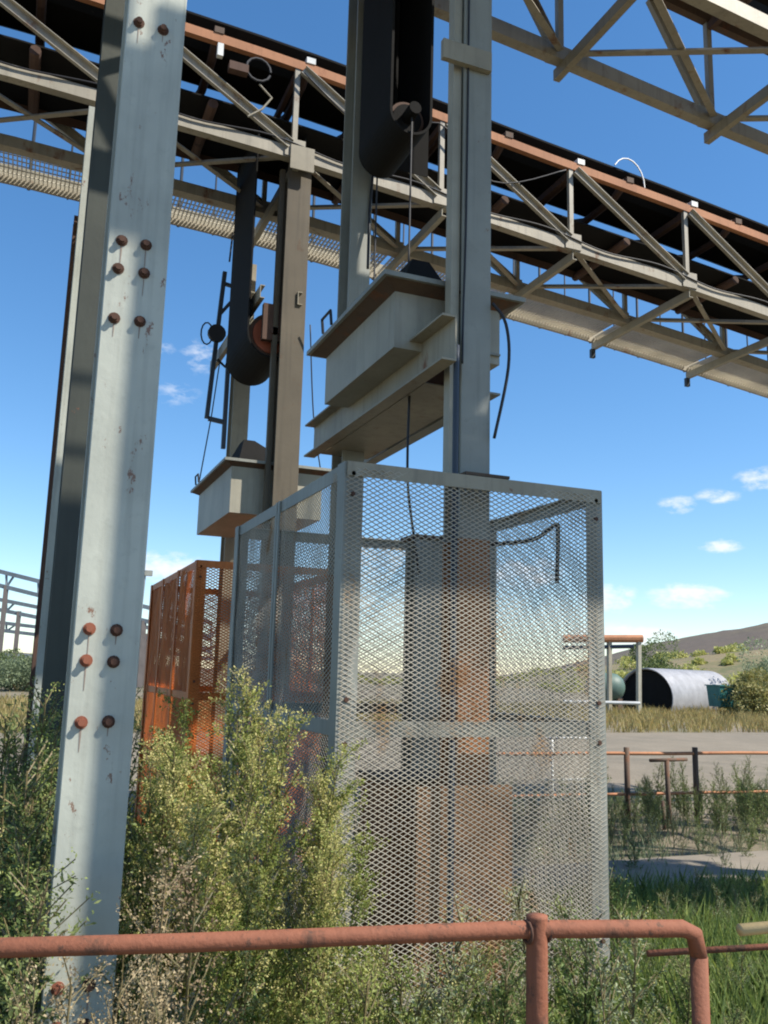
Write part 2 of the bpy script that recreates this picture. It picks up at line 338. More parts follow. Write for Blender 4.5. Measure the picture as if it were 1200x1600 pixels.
    if walk:
        yi, yo = Yf+.055, Yf+walk
        for yy, nm in ((yi+.02, 'walkway_stringer'), (yo, 'walkway_stringer')):
            ws = M().sweep(rect(.1, .04), [(x, yy, zb(x)-.01) for x in fine], side=(0, 0, 1)).build(nm, 'truss_paint', root)
        M().sweep(rect(.14, .006), [(x, yo+.025, zb(x)+.12) for x in fine], side=(0, 0, 1)).build('toe_board', 'paint_cream', ws)
        for i in range(len(nodes)-1):
            g = M(); x = nodes[i]+.03
            while x < nodes[i+1]-.03:
                z = zb(x); g.box(x, x+.012, yi+.05, yo-.03, z+.0, z+.034); x += .047
            yy = yi+.1
            while yy < yo-.05: g.prof(rect(.01, .01), (nodes[i]+.03, yy, zb(nodes[i])+.028), (nodes[i+1]-.03, yy, zb(nodes[i+1])+.028)); yy += .1
            g.build('grating', 'grating_metal', ws)
        for hh in (.52, 1.0):
            hr = M().sweep(circ(.018, 6), [(x, yo+.05, zb(x)+hh) for x in fine]).build('handrail', 'dark_blue', root)
        for i in range(len(nodes)-1):
            for t in (0, .25, .5, .75):
                x = nodes[i]+(nodes[i+1]-nodes[i])*t; M().prof(circ(.02 if t in (0, .5) else .012, 6), (x, yo+.05, zb(x)-.05), (x, yo+.05, zb(x)+1.0)).build('stanchion', 'dark_blue', hr)
    for ta in tray or ():
        M().box(ta[0], ta[1], ta[2], ta[3], zb(ta[0])-.03, zb(ta[0])-.024).build('shade_plate', 'rust_brown', root)  # plates added out of view to block the sun
    return root
SP = 1.735
g2 = gantry('conveyor_gantry', 8.4, 9.65, [2.25+SP*k for k in range(-4, 8)], 'long rusty conveyor truss with orange top chord and grated walkway, above the orange mesh guard')
g1 = gantry('conveyor_gantry', 4.72, 5.8, [3.86+1.64*k for k in range(-5, 6)], 'conveyor truss with slim dark braces carried by the columns in the grey mesh guard', walk=0, drun=.42, mats=('truss_paint', 'truss_paint'), ret=False)
shade_gantry = gantry('conveyor_gantry', 1.3, 2.8, [2.6+SP*k for k in range(-3, 6)], 'added unseen conveyor truss with shade plates, passing over the rusty pipe railing', walk=.5, belt=(.45, .1), tray=((2.2, 4.5, .98, 1.24), (4.6, 10.5, 1.36, 1.82)), zb=lambda x: 7.1)  # added unseen gantry that shades the bolted column and grey guard

# small control gear hung on the far conveyor truss
def gear(x, y, z):
    r = thing('pull_key_switch', (x, y, z), 'grey pull key switch with cable loop bolted to the rusty truss diagonal', 'switch')
    M().box(x-.13, x+.07, y-.05, y+.04, z-.04, z+.05).build('housing', 'rust_dark', r)
    M().box(x-.26, x-.2, y-.04, y+.02, z+.08, z+.22).build('clip', 'white_plastic', r)
    M().tube([(x+.18+.13*math.cos(a), y-.02, z+.05+.13*math.sin(a)) for a in np.linspace(0, 6.0, 14)], .014, 6).build('cable_loop', 'cable_black', r)
    M().tube([(x+.2, y, z-.1), (x+.34, y, z-.22), (x+.24, y, z-.38), (x+.1, y, z-.5)], .012, 6).build('lever', 'paint_tan', r)
gear(1.62, 8.3, 7.72)

# ------------------------------------------------------------------ columns
def column(x0, x1, y0, y1, z1, mat, label, z0=0., group=None, lower=None, tf=.018):
    xc, yc = (x0+x1)/2, (y0+y1)/2; zg = float(gz(xc, yc)); r = thing('steel_column', (xc, yc, zg), label, 'column', group)
    pr = Hs(x1-x0, y1-y0, tf, .012)
    zs = lower if lower else zg+.02
    M().prof(pr, (xc, yc, zs), (xc, yc, z1), side=(1, 0, 0)).build('shaft', mat, r)
    if lower: M().prof(Hs(x1-x0+.004, y1-y0+.004, tf+.002, .014), (xc, yc, zg+.02), (xc, yc, lower-.001), side=(1, 0, 0)).build('lower_shaft', 'rust_primer', r)
    M().box(x0-.09, x1+.09, y0-.09, y1+.09, zg-.15, zg+.02).build('base_plate', 'concrete', r)
    return r
A = column(.17, .382, 3.1, 3.34, 7.0, 'paint_pale', 'tall pale green steel column with rows of rusty bolts behind the pipe railing')
for z in (3.965, 3.09, 2.985, 2.8, 1.715, 1.61, 1.415, .62, .5):
    for x in (.215, .302):
        mt = 'bolt_red' if (x < .25 and z < 2.5) else 'bolt_rust'
        zz = z+rnd.uniform(-.004, .004); xx = x+rnd.uniform(-.003, .003)
        b = M().prof(circ(.0165, 6, rnd.random()), (xx, 3.099, zz), (xx, 3.088, zz)); b.prof(circ(.0115, 8), (xx, 3.089, zz), (xx, 3.077, zz)); bo = b.build('bolt', mt, A)
        M().prof(circ(.021, 12), (xx, 3.1005, zz), (xx, 3.0965, zz)).build('washer', mt, bo)
        if rnd.random() < .8:
            ln = rnd.uniform(.045, .12); ww = rnd.uniform(.0016, .0034)
            M().quad((xx-ww, 3.0988, zz-.018), (xx+ww, 3.0988, zz-.018), (xx+ww*.8, 3.0988, zz-ln*.6), (xx+.0008, 3.0988, zz-ln), (xx-.0012, 3.0988, zz-ln), (xx-ww*.7, 3.0988, zz-ln*.5)).build('rust_streak', 'streak', bo)
# stays lying in the web
M().tube([(.235, 3.2, 1.2), (.228, 3.22, 2.4), (.24, 3.2, 4.5)], .011, 6).build('conduit', 'galvanised', A)
column(.17, .382, 5.85, 6.1, 7.1, 'shade_dark_paint', 'steel column with shade painted dark, directly behind the pale bolted column')  # dark paint stands in for the shade on this column
column(.175, .40, 8.3, 8.5, 6.9, 'paint_pale', 'pale steel column propping the near chord of the rusty conveyor truss')  # paler paint picked to carry the sunlight on this column
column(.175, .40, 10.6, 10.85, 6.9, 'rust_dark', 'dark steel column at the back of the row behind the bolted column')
C1 = column(2.085, 2.262, 4.1, 4.3, 8.1, 'paint_grey', 'grey column with vertical rust marks rising from the front of the grey mesh guard', lower=2.3)
C2 = column(2.085, 2.255, 6.0, 6.25, 8.1, 'paint_grey', 'grey column behind the higher weight box, at the back of the grey mesh guard', lower=2.3)
C3 = column(2.21, 2.465, 8.42, 8.68, 6.9, 'rust_column', 'brown weathered column with light edges between the two weight boxes', )
C4 = column(2.25, 2.46, 10.75, 10.99, 6.8, 'paint_tan', 'tan column behind the hanging black belt loop')
column(2.39, 2.61, 1.55, 1.77, 6.95, 'paint_grey', 'added unseen grey column beyond the end of the pipe railing, for its shadow stripe')  # added out of view to cast the stripe on the bolted column
column(9.6, 9.82, 1.55, 1.77, 6.95, 'paint_grey', 'added unseen grey column propping the shade truss')  # second leg of the added, unseen shading gantry
column(9.5, 9.72, 8.3, 8.54, 6.1, 'paint_tan', 'tan trestle column under the low end of the rusty conveyor truss')
column(8.6, 8.82, 4.6, 4.84, 6.25, 'paint_grey', 'grey trestle column under the slim braced conveyor truss')
# guides and conduits on C1 / C3
M().prof(Ls(.05, .07, .008), (2.03, 4.13, 2.6), (2.03, 4.13, 7.9), side=(1, 0, 0)).build('guide_angle', 'paint_cream', C1)
M().prof(rect(.02, .05), (2.272, 4.2, .2), (2.272, 4.2, 2.29), side=(1, 0, 0)).build('guide_strip', 'rust_dark', C1)
M().box(1.93, 2.24, 4.06, 4.095, 5.03, 5.15).build('clamp_plate', 'paint_tan', C1)
M().box(2.06, 2.32, 3.99, 4.098, 2.615, 2.63).build('seat_plate', 'rust_brown', C1)
M().prof(Ls(.05, .06, .008), (2.15, 8.5, 2.6), (2.15, 8.5, 6.85), side=(1, 0, 0)).build('guide_angle', 'rust_column', C3)
M().box(2.2, 2.46, 8.32, 8.34, 6.78, 7.05).build('head_plate', 'paint_tan', C3)

# ------------------------------------------------------------------ gravity take-ups (pulley, carriage, weight box)
def takeup(xc, yc0, yc1, yb0, yb1, bx0, bx1, by0, by1, bz0, bz1, zp, rp, lab_box, lab_pul, lab_car, rim=.1, beams=True, xp=None, dk='rust_dark'):
    # weight box
    r = thing('weight_box', ((bx0+bx1)/2, (by0+by1)/2, bz0), lab_box, 'weight box')
    t = .012
    mm = M(); mm.box(bx0, bx1, by0, by1, bz0, bz1-.03); mm.build('body', 'paint_cream', r)
    # flared rim: four angled plates
    q = M(); zr0, zr1 = bz1-.03, bz1+.035
    q.box(bx0-rim, bx1+rim, by0-rim, by1+rim, zr1-.028, zr1); rm = q.build('rim', 'paint_grey', r)
    q = M(); q.v = [V(x, y, z) for x, y, z in ((bx0+.001, by0+.001, zr0-.001), (bx1-.001, by0+.001, zr0-.001), (bx1-.001, by1-.001, zr0-.001), (bx0+.001, by1-.001, zr0-.001), (bx0-rim*.8, by0-rim*.8, zr1-.029), (bx1+rim*.8, by0-rim*.8, zr1-.029), (bx1+rim*.8, by1+rim*.8, zr1-.029), (bx0-rim*.8, by1+rim*.8, zr1-.029))]
    q.f = [(0, 1, 5, 4), (1, 2, 6, 5), (2, 3, 7, 6), (3, 0, 4, 7), (4, 5, 6, 7), (3, 2, 1, 0)]; q.build('rim_underside', 'rust_brown', rm)
    M().tube([(bx0-rim, by1-.25, zr1+.005), (bx0-rim-.01, by1-.25, zr1+.1), (bx0-rim-.01, by1-.42, zr1+.1), (bx0-rim, by1-.42, zr1+.005)], .01, 6).build('lifting_handle', 'cable_black', rm)
    # peaked hanger on the lid
    q = M(); ym = (by0+by1)/2; z0 = zr1+.001; zh = z0+.42
    q.v = [V(bx0+.12, by0+.3, z0), V(bx1-.05, by0+.3, z0), V(bx1-.05, by1-.1, z0), V(bx0+.12, by1-.1, z0), V(xc-.06, ym-.1, zh), V(xc+.06, ym-.1, zh), V(xc+.06, ym+.1, zh), V(xc-.06, ym+.1, zh)]
    q.f = [(0, 1, 5, 4), (1, 2, 6, 5), (2, 3, 7, 6), (3, 0, 4, 7), (4, 5, 6, 7), (3, 2, 1, 0)]; q.build('hanger', 'rubber', r)
    # carriage
    c = thing('take_up_carriage', (xc, (yc0+yc1)/2, bz0-.3), lab_car, 'carriage')
    if beams:
        for sx in (-1, 1):
            xb = xc+sx*.2
            M().prof([(-.125, 0), (.125, 0), (.125, sx*.085), (.113, sx*.085), (.113, sx*.01), (-.113, sx*.01), (-.113, sx*.085), (-.125, sx*.085)], (xb, yc0+(.4 if sx > 0 else 0), bz0-.065), (xb, yc1, bz0-.065), side=(0, 0, 1)).build('channel_beam', 'paint_tan' if sx < 0 else 'paint_grey', c)
        for yy in np.linspace(yc0+.5, yc1-.5, 3): M().box(xc-.189, xc+.189, yy-.06, yy+.06, bz0-.17, bz0-.06).build('cross_member', 'rust_dark', c)
        M().box(xc-.186, xc+.186, yc0+.42, yc1-.12, bz0-.183, bz0-.176).build('soffit_plate', 'paint_tan', c)
    # pulley block
    for sx in (-1, 1) if dk != 'rubber' else ():
        xb = xc+sx*.2
        M().prof(Cs(.14, .05, .008), (xb, yc0-.05, zp+rp+.12), (xb, yc1+.05, zp+rp+.12), side=(0, 0, 1)).build('pulley_beam', 'paint_tan' if dk != 'rubber' else 'shade_dark_paint', c)
    for yy in (yb0-.11, yb1+.05) if dk != 'rubber' else ():
        M().box(xc-min(rp, .14)*.9, xc+min(rp, .14)*.9, yy, yy+.07, zp-.1, zp+rp+.05).build('bearing_block', dk, c)
    if dk == 'rubber':
        for yy in (yb0-.06, yb1+.06): M().tube([(xc+.03, yy, zr1+.3), (xc+.03, yy, zp)], .007, 6).build('suspension_rope', 'cable_black', c)
    else: M().prof(rect(.03, .06), (xc, yb0-.08, zr1+.42), (xc, yb0-.08, zp-.1), side=(1, 0, 0)).build('hanger_bar', dk, c)
    xc = xp or xc
    p = thing('take_up_pulley', (xc, (yb0+yb1)/2, zp-rp), lab_pul, 'pulley')
    M().prof(circ(rp, 28), (xc, yb0+.03, zp), (xc, yb1-.03, zp)).build('drum', 'rust_dark', p)
    M().prof(circ(rp*.82, 24), (xc, yb0+.018, zp), (xc, yb0+.03, zp)).build('end_disc', 'red_disc' if dk != 'rubber' else 'rubber', p)
    M().prof(circ(.045, 12), (xc, yb0-.12, zp), (xc, yb1+.12, zp)).build('shaft', 'rust_dark' if dk != 'rubber' else 'rubber', p)
def belt_loop(root, xc, yb0, yb1, zp, rp, ztop):
    pts = [(xc-rp-.012, ztop)] + [(xc-(rp+.012)*math.cos(a), zp-(rp+.012)*math.sin(a)) for a in np.linspace(0, math.pi, 18)] + [(xc+rp+.012, ztop)]
    mm = M(); n = len(pts)
    for i, (x, z) in enumerate(pts):
        x2 = xc+(x-xc)*(rp+.03)/(rp+.012); z2 = z if i in (0, n-1) else zp+(z-zp)*(rp+.03)/(rp+.012)
        mm.v += [V(x, yb0, z), V(x, yb1, z), V(x2, yb1, z2), V(x2, yb0, z2)]
    for i in range(n-1):
        for j in range(4): mm.f.append((i*4+j, i*4+(j+1) % 4, i*4+4+(j+1) % 4, i*4+4+j))
    mm.build('hanging_belt', 'rubber', root)
takeup(2.17, 3.93, 6.32, 5.18, 5.7, 1.79, 2.46, 4.35, 5.56, 3.38, 3.74, 5.42, .13,
       'cream weight box with flared rim hung higher, above the grey mesh guard', 'rusty belt pulley over the higher weight box', 'carriage of tan channel beams sliding between the two grey columns', rim=.11, xp=2.2, dk='rubber')
belt_loop(g1, 2.2, 5.13, 5.74, 5.42, .13, zb(2.2)+.4)
M().box(2.1, 2.62, 5.76, 5.765, 5.38, 7.9).build('dark_backing', 'rubber', g1)  # black sheet added so the belt loop reads solid dark
takeup(2.17, 8.45, 10.9, 8.62, 9.5, 1.83, 2.78, 8.62, 10.35, 3.12, 3.62, 5.03, .24,
       'cream weight box with flared rim above the orange mesh guard', 'red ended belt pulley in the black belt loop beside the brown column', 'tan pulley carriage hung beside the brown column', rim=.09, beams=False)
belt_loop(g2, 2.17, 8.58, 9.58, 5.03, .24, zb(2.3)+.4)

# wire rope frame beside tan column
r = thing('rope_guide_frame', (1.98, 10.4, 4.5), 'slender dark blue frame with wire rope block beside the hanging belt loop', 'rope frame')
M().tube([(2.05, 10.4, 7.0), (2.03, 10.4, 6.6)], .012, 6).build('rope', 'cable_black', r)
M().prof(rect(.05, .05), (1.98, 10.4, 6.45), (1.87, 10.4, 4.55), side=(1, 0, 0)).build('side_bar', 'dark_blue', r)
M().prof(rect(.05, .05), (2.09, 10.4, 5.35), (2.09, 10.4, 4.2), side=(1, 0, 0)).build('side_bar', 'dark_blue', r)
M().prof(rect(.05, .05), (1.89, 10.4, 4.55), (2.065, 10.4, 4.53)).build('bottom_bar', 'dark_blue', r)
M().prof(rect(.04, .04), (1.96, 10.4, 6.3), (2.18, 10.4, 6.27)).build('stay', 'dark_blue', r)
M().prof(rect(.04, .04), (1.96, 10.4, 5.9), (2.2, 10.4, 6.25)).build('stay', 'dark_blue', r)
M().tube([(1.95, 10.38, 5.3), (2.05, 10.38, 5.22), (2.09, 10.38, 5.32)], .02, 6).build('hook', 'cable_black', r)
M().prof(circ(.11, 14), (1.92, 10.33, 5.62), (1.92, 10.39, 5.62)).build('rope_block', 'cable_black', r)
M().tube([(1.8+.07*math.cos(a), 10.36, 5.6+.14*math.sin(a)) for a in np.linspace(0, 6.28, 14)], .01, 5).build('shackle', 'cable_black', r)
M().tube([(1.99, 10.42, 5.3), (1.93, 10.42, 4.6), (1.83, 10.42, 3.75)], .008, 5).build('tail_rope', 'cable_black', r)

def cable(name, pts, rad, label, mat='cable_black', cat='cable'):
    P = [Vector(p) for p in pts]; out = []
    for i in range(len(P)-1):     # Catmull-Rom
        a, b, c, d = P[max(i-1, 0)], P[i], P[i+1], P[min(i+2, len(P)-1)]
        for t in np.linspace(0, 1, 7)[:-1]: out.append(.5*((2*b)+(c-a)*t+(2*a-5*b+4*c-d)*t*t+(3*b-a-3*c+d)*t**3))
    out.append(P[-1]); o = M().tube(out, rad, 7).build(name, mat, None, True, base=P[0]); return tag(o, label, cat)
cable('cable', [(2.262, 4.08, 3.62), (2.33, 4.05, 3.5), (2.345, 4.05, 3.25), (2.27, 4.07, 2.85)], .009, 'black cable bowing out beside the grey column above the mesh guard')
cable('cable', [(2.0, 4.6, 3.2), (2.0, 4.6, 2.7), (2.06, 4.62, 2.35), (2.1, 4.63, 2.15)], .008, 'thin black cable dangling from the carriage into the grey mesh guard')
cable('cable', [(2.3, 4.3, 2.3), (2.55, 4.15, 2.33), (2.68, 4.12, 2.42), (2.7, 4.12, 2.38), (2.69, 4.12, 2.1)], .012, 'black cable drooping inside the grey mesh guard from its top right corner')
cable('cable', [(2.1, 4.092, 8.0), (2.105, 4.092, 5.6), (2.1, 4.092, 4.1), (2.085, 4.085, 3.55), (2.05, 4.02, 3.22)], .006, 'black cable running down the face of the grey column')
cable('conduit', [(2.0, 3.99, 3.3), (2.0, 3.99, 2.2), (2.0, 3.99, .1)], .017, 'straight dark conduit dropping from the carriage in front of the grey column', 'dark_blue', 'conduit')
cable('cable', [(2.11, 5.985, 8.0), (2.24, 5.98, 5.8), (2.23, 5.98, 5.1), (2.2, 5.9, 4.6)], .011, 'black cable running down the column behind the higher weight box')
cable('wire_rope', [(2.5, 8.35, 5.1), (2.62, 8.5, 4.2), (2.75, 8.6, 3.66)], .007, 'thin wire rope from the brown column to the lower weight box lid', cat='rope')

# ------------------------------------------------------------------ mesh guards
def expanded(name, p0, ax, W, Hh, mat, parent, cw=.043, chh=.0235, sw=.0048, th=.002, nrm=None):
    """one expanded metal sheet: slanted strands meeting at diamond nodes; p0 lower corner, ax horizontal unit axis"""
    base = parent_base(parent); ax = np.array(ax, float); nr = np.array(nrm, float); upz = np.array((0, 0, 1.))
    nx = int(W/cw); nz_ = int(Hh/chh); cw = W/nx; chh = Hh/nz_
    I, J, K = np.meshgrid(np.arange(nx), np.arange(nz_*2), np.arange(1), indexing='ij'); I = I.ravel(); J = J.ravel()
    # nodes on a staggered lattice; strands: from (i, j) to (i+.5, j+1) half-rows, both slants
    xo = (J % 2)*.5
    segs = []
    for sl in (1, -1):
        a = (I+xo)*cw; b = a+sl*.5*cw; z0 = J*.5*chh; z1 = (J+1)*.5*chh
        ok = (b >= -1e-6) & (b <= W+1e-6) & (a <= W+1e-6); segs.append(np.stack([a[ok], z0[ok], b[ok], z1[ok]], 1))
    s = np.concatenate(segs); n = len(s)
    def warp(a, z):
        h1 = np.sin(np.round(a/cw*2)*12.9898+np.round(z/chh*2)*78.233)*43758.5; h1 -= np.floor(h1); h2 = np.sin(np.round(a/cw*2)*39.3+np.round(z/chh*2)*11.7)*24634.6; h2 -= np.floor(h2)
        dent = .010*np.sin(a*5.1+p0[0]*3)*np.sin(z*3.7+p0[1]*2)+.005*np.sin(a*13+1)*np.sin(z*11)
        return (a+(h1-.5)*.0034)[:, None]*ax+(z+(h2-.5)*.0022)[:, None]*upz+(dent*np.clip(np.minimum(a, W-a)/.12, 0, 1))[:, None]*nr
    A_ = warp(s[:, 0], s[:, 1]); B_ = warp(s[:, 2], s[:, 3]); d = B_-A_; ln = np.linalg.norm(d, axis=1, keepdims=True); d = d/ln
    # strand lies tilted: width axis halfway between in-plane perpendicular and sheet normal
    wv = np.cross(d, nr); wv *= np.sign(wv[:, 2:3]+1e-9); tv = wv*.72+nr*.55; tv /= np.linalg.norm(tv, axis=1, keepdims=True); uv = np.cross(d, tv)
    A2 = A_-d*.002; B2 = B_+d*.002; vs = []
    for P in (A2, B2):
        for su, st in ((-1, -1), (1, -1), (1, 1), (-1, 1)): vs.append(P+tv*(su*sw/2)+uv*(st*th/2))
    v = np.stack(vs, 1).reshape(-1, 3)+np.array(p0)-np.array(base)
    f = np.array([(0, 1, 5, 4), (1, 2, 6, 5), (2, 3, 7, 6), (3, 0, 4, 7)])
    F = (np.arange(n)[:, None, None]*8+f[None]).reshape(-1, 4)
    return npmesh(name, v, F, mat, parent)
def cage(x0, x1, y0, y1, h, fm, mm, label, ymid, post=.1, faces='flrb', zmid=1.37, **kw):
    z0 = float(gz((x0+x1)/2, (y0+y1)/2))+.03; r = thing('mesh_guard', ((x0+x1)/2, (y0+y1)/2, z0-.03), label, 'guard')
    t = .008
    for (x, y, sx, sy) in ((x0, y0, 1, 1), (x1, y0, -1, 1), (x0, y1, 1, -1), (x1, y1, -1, -1)):
        pr = [(0, 0), (sx*post, 0), (sx*post, sy*t), (sx*t, sy*t), (sx*t, sy*post), (0, sy*post)]
        M().prof(pr, (x, y, z0-.1), (x, y, h-.002), side=(1, 0, 0)).build('corner_post', fm, r)
    for z in (h-.002, zmid, z0+.15):
        top = z > h-.1
        pr = [(0, 0), (0, -.05), (-.007, -.05), (-.007, -.007), (-.07, -.007), (-.07, 0)]
        e = .012
        yy0 = y0-.012 if top else y0+e
        M().prof(pr, (x0+e, yy0, z), (x1-e, yy0, z), side=(0, 0, 1)).build('front_rail', 'paint_tan' if (top and fm != 'orange_paint') else fm, r)
        M().prof(pr, (x1-e, y1-e, z), (x0+e, y1-e, z), side=(0, 0, 1)).build('back_rail', fm, r)
        M().prof(pr, (x0+e, y1-e, z), (x0+e, y0+e, z), side=(0, 0, 1)).build('side_rail', fm, r)
        M().prof(pr, (x1-e, y0+e, z), (x1-e, y1-e, z), side=(0, 0, 1)).build('side_rail', fm, r)
    for yy in ymid:
        for xx, s in ((x0, 1), (x1, -1)):
            M().box(min(xx, xx+s*.01), max(xx, xx+s*.01), yy-.045, yy-.008, z0-.1, h-.004).build('mid_post', fm, r)
            M().box(min(xx, xx+s*.01), max(xx, xx+s*.01), yy+.008, yy+.045, z0-.1, h-.004).build('mid_post', fm, r)
    ys_ = [y0+.02] + list(ymid) + [y1-.02]
    expanded('mesh_panel', (x0+.012, y0-.006, z0), (1, 0, 0), x1-x0-.024, h-z0-.03, mm, r, nrm=(0, -1, 0), **kw)
    expanded('mesh_panel', (x0+.012, y1-.03, z0), (1, 0, 0), x1-x0-.024, h-z0-.03, mm, r, nrm=(0, 1, 0), **kw)
    for a, b in zip(ys_[:-1], ys_[1:]):
        expanded('mesh_panel', (x0+.022, a, z0), (0, 1, 0), b-a, h-z0-.03, mm, r, nrm=(-1, 0, 0), **kw)
        expanded('mesh_panel', (x1-.022, a, z0), (0, 1, 0), b-a, h-z0-.03, mm, r, nrm=(1, 0, 0), **kw)
    for z in (h-.06, h-.16, zmid+.1, zmid-.1, z0+.3):
        for x in (x0+.045, x1-.045):
            M().prof(circ(.012, 6), (x, y0-.012, z), (x, y0+.004, z)).build('bolt', 'bolt_rust', r)
    return r
cage(1.385, 2.87, 3.95, 6.28, 2.6, 'paint_grey', 'mesh_metal', 'grey angle-framed guard of expanded metal mesh around the two grey columns', (5.15,))
cage(1.5, 3.0, 8.4, 11.5, 2.6, 'orange_paint', 'orange_paint', 'orange painted guard of expanded metal mesh behind the grey guard', (9.45, 10.5), cw=.05, chh=.027, sw=.0085)
# gear standing inside the grey guard
r = thing('buffer_post', (2.7, 5.85, 0), 'short dark stub column with cap plate inside the grey mesh guard', 'post')
M().prof(Hs(.22, .2), (2.69, 5.85, -.03), (2.69, 5.85, 2.55), side=(1, 0, 0)).build('shaft', 'paint_grey', r)
M().box(2.55, 2.82, 5.72, 5.98, 2.551, 2.575).build('cap_plate', 'rust_brown', r)
r = thing('buffer_housing', (2.1, 4.62, 0), 'rusty steel buffer housing at the column foot inside the grey mesh guard', 'housing')
M().box(1.86, 2.36, 4.42, 4.85, -.06, 1.02).build('shell', 'rust_primer', r)
M().box(1.84, 2.38, 4.40, 4.87, 1.021, 1.05).build('cap_plate', 'rust_brown', r)
M().box(1.84, 2.36, 4.035, 4.06, -.03, 1.06).build('front_plate', 'rust_plate', r)
for x in (1.9, 2.3): M().box(x-.015, x+.015, 4.061, 4.419, .9, .95).build('stay', 'rust_dark', r)

# ------------------------------------------------------------------ railings
r = thing('pipe_railing', (1.2, 2.0, 0), 'red oxide pipe railing passing in front of the bolted column', 'railing')
def yr(x): return 2.2-.2*(x-.03)
M().tube([(-1.6, yr(-1.6), 1.0), (.4, yr(.4), .995), (1.2, yr(1.2), 1.003), (1.575, yr(1.62)-.01, 1.0), (1.61, yr(1.62)-.01, .985), (1.622, yr(1.62)-.01, .93)], .021, 10).build('top_rail', 'red_oxide', r, True)
for x in (-.9, 1.215):
    po = M().tube([(x, yr(x), -.1), (x, yr(x), .6), (x+.002, yr(x), 1.028), (x+.002, yr(x), 1.034)], .026, 14).build('post', 'red_oxide', r, True)
    for sx in (-1, 1): M().tube([(x+sx*.026, yr(x)+.0245*math.cos(a), .999+.0245*math.sin(a)) for a in np.linspace(0, 6.283, 13)], .0042, 6).build('weld', 'bolt_rust', po, True)
M().tube([(1.622, yr(1.62)-.01, -.1), (1.622, yr(1.62)-.01, .932)], .022, 12).build('post', 'red_oxide', r, True)
M().tube([(-1.6, yr(-1.6), .45), (1.62, yr(1.62)-.01, .45)], .018, 10).build('knee_rail', 'red_oxide', r, True)
r = thing('pipe_railing', (2.9, 2.2, 0), 'two bar railing with sunlit tan top pipe past the red railing', 'railing')
M().tube([(1.735, 1.85, .99), (4.2, 1.74, 1.0)], .015, 10).build('top_rail', 'yellow_tan', r, True)
M().tube([(2.04, 2.6, .7), (4.2, 2.3, .7)], .011, 8).build('lower_rail', 'red_oxide', r, True)
for x in (3.6,): M().tube([(x, 2.38, -.1), (x, 2.38, .71)], .022, 10).build('post', 'red_oxide', r, True)
M().tube([(4.1, 1.745, -.1), (4.1, 1.745, .985)], .022, 10).build('post', 'red_oxide', r, True)
# far railing along the yard edge
r = thing('rusty_railing', (9.5, 9.55, -.25), 'low rusty railing at the far side of the yard before the gravel road', 'railing')
def yf(x): return 9.62-.17*(x-7)/2.2
M().tube([(x, yf(x), .665+.003*math.sin(x*3)) for x in np.linspace(5.2, 15, 22)], .022, 8).build('top_rail', 'rust_orange', r, True)
M().tube([(x, yf(x), .17+.003*math.sin(x*4)) for x in np.linspace(5.2, 15, 22)], .018, 8).build('knee_rail', 'rust_orange', r, True)
for x in (5.4, 7.28, 8.3, 9.9, 11.6, 13.4): M().tube([(x, yf(x), -.4), (x, yf(x), .74)], .036, 8).build('post', 'rust_brown', r, True)
r = thing('stand_pipe', (7.8, 9.35, -.25), 'short rusty T shaped stand pipe before the low rusty railing', 'stand pipe')
M().tube([(7.72, 9.35, -.4), (7.7, 9.35, .6)], .03, 8).build('post', 'rust_brown', r, True)
M().tube([(7.45, 9.36, .6), (8.0, 9.33, .61)], .022, 8).build('cross_pipe', 'rust_brown', r, True)
M().tube([(7.6, 9.3, -.35), (7.58, 9.3, .12)], .022, 8).build('side_pipe', 'rust_dark', r, True)
r = thing('hoop_barrier', (7.0, 9.9, -.25), 'pale rectangular pipe hoop beside the grey guard, before the gravel road', 'barrier')
M().tube([(6.4, 10.1, .3), (7.15, 10.05, .3), (7.2, 10.05, .33), (7.2, 10.05, .78), (7.15, 10.05, .82), (6.4, 10.1, .82)], .016, 8).build('hoop', 'white_plastic', r, True)
M().tube([(6.5, 10.1, -.4), (6.5, 10.1, .82)], .018, 8).build('leg', 'white_plastic', r, True)

# ------------------------------------------------------------------ across the road: culvert pipe, vessel, pipe rack, bin
def px(x, y, d):   # pixel of the 1200x1600 frame to a point at horizontal distance d along the camera heading
    v = fw*FPX + rt*(x-600) + up*(800-y); h = v.x*math.sin(YAW)+v.y*math.cos(YAW); return V(0, 0, CAM_H)+v*(d/h)
r = thing('steel_pipe_section', (38, 46, -.4), 'large corrugated steel pipe section lying on the grass with dark open end', 'pipe')
c0 = px(1008, 1090, 52); c1 = c0+V(.90, .436, 0)*9.0; rad = 1.6; ax = (c1-c0).normalized(); n = 40; q = M()
u = V(0, 0, 1); s_ = ax.cross(u)
rings = 46
for i in range(rings+1):
    p = c0+ax*(9.0*i/rings); rr = rad+.035*math.cos(i*math.pi)
    for a in range(n): q.v.append(p+u*(rr*math.sin(2*math.pi*a/n))+s_*(rr*math.cos(2*math.pi*a/n)))
for i in range(rings):
    for a in range(n): q.f.append((i*n+a, i*n+(a+1) % n, (i+1)*n+(a+1) % n, (i+1)*n+a))
o = q.build('shell', 'tank_steel', r, True)
sm = o.modifiers.new('thickness', 'SOLIDIFY'); sm.thickness = .05; sm.offset = -1
q = M().prof(circ(rad-.1, 32), c0+ax*.25, c0+ax*.3, side=(0, 0, 1)).build('dark_end_disc', 'rubber', r)  # black disc stands in for the shade inside the open end
r = thing('waste_bin', px(1127, 1105, 50), 'small teal steel bin beside the large steel pipe section', 'bin')
b0 = px(1127, 1104, 49.5); q = M(); a = .52
q.v = [b0+V(x, y, z) for z, k in ((0, .85), (1.1, 1.0)) for x, y in ((-a*k, -a*k), (a*k, -a*k), (a*k, a*k), (-a*k, a*k))]
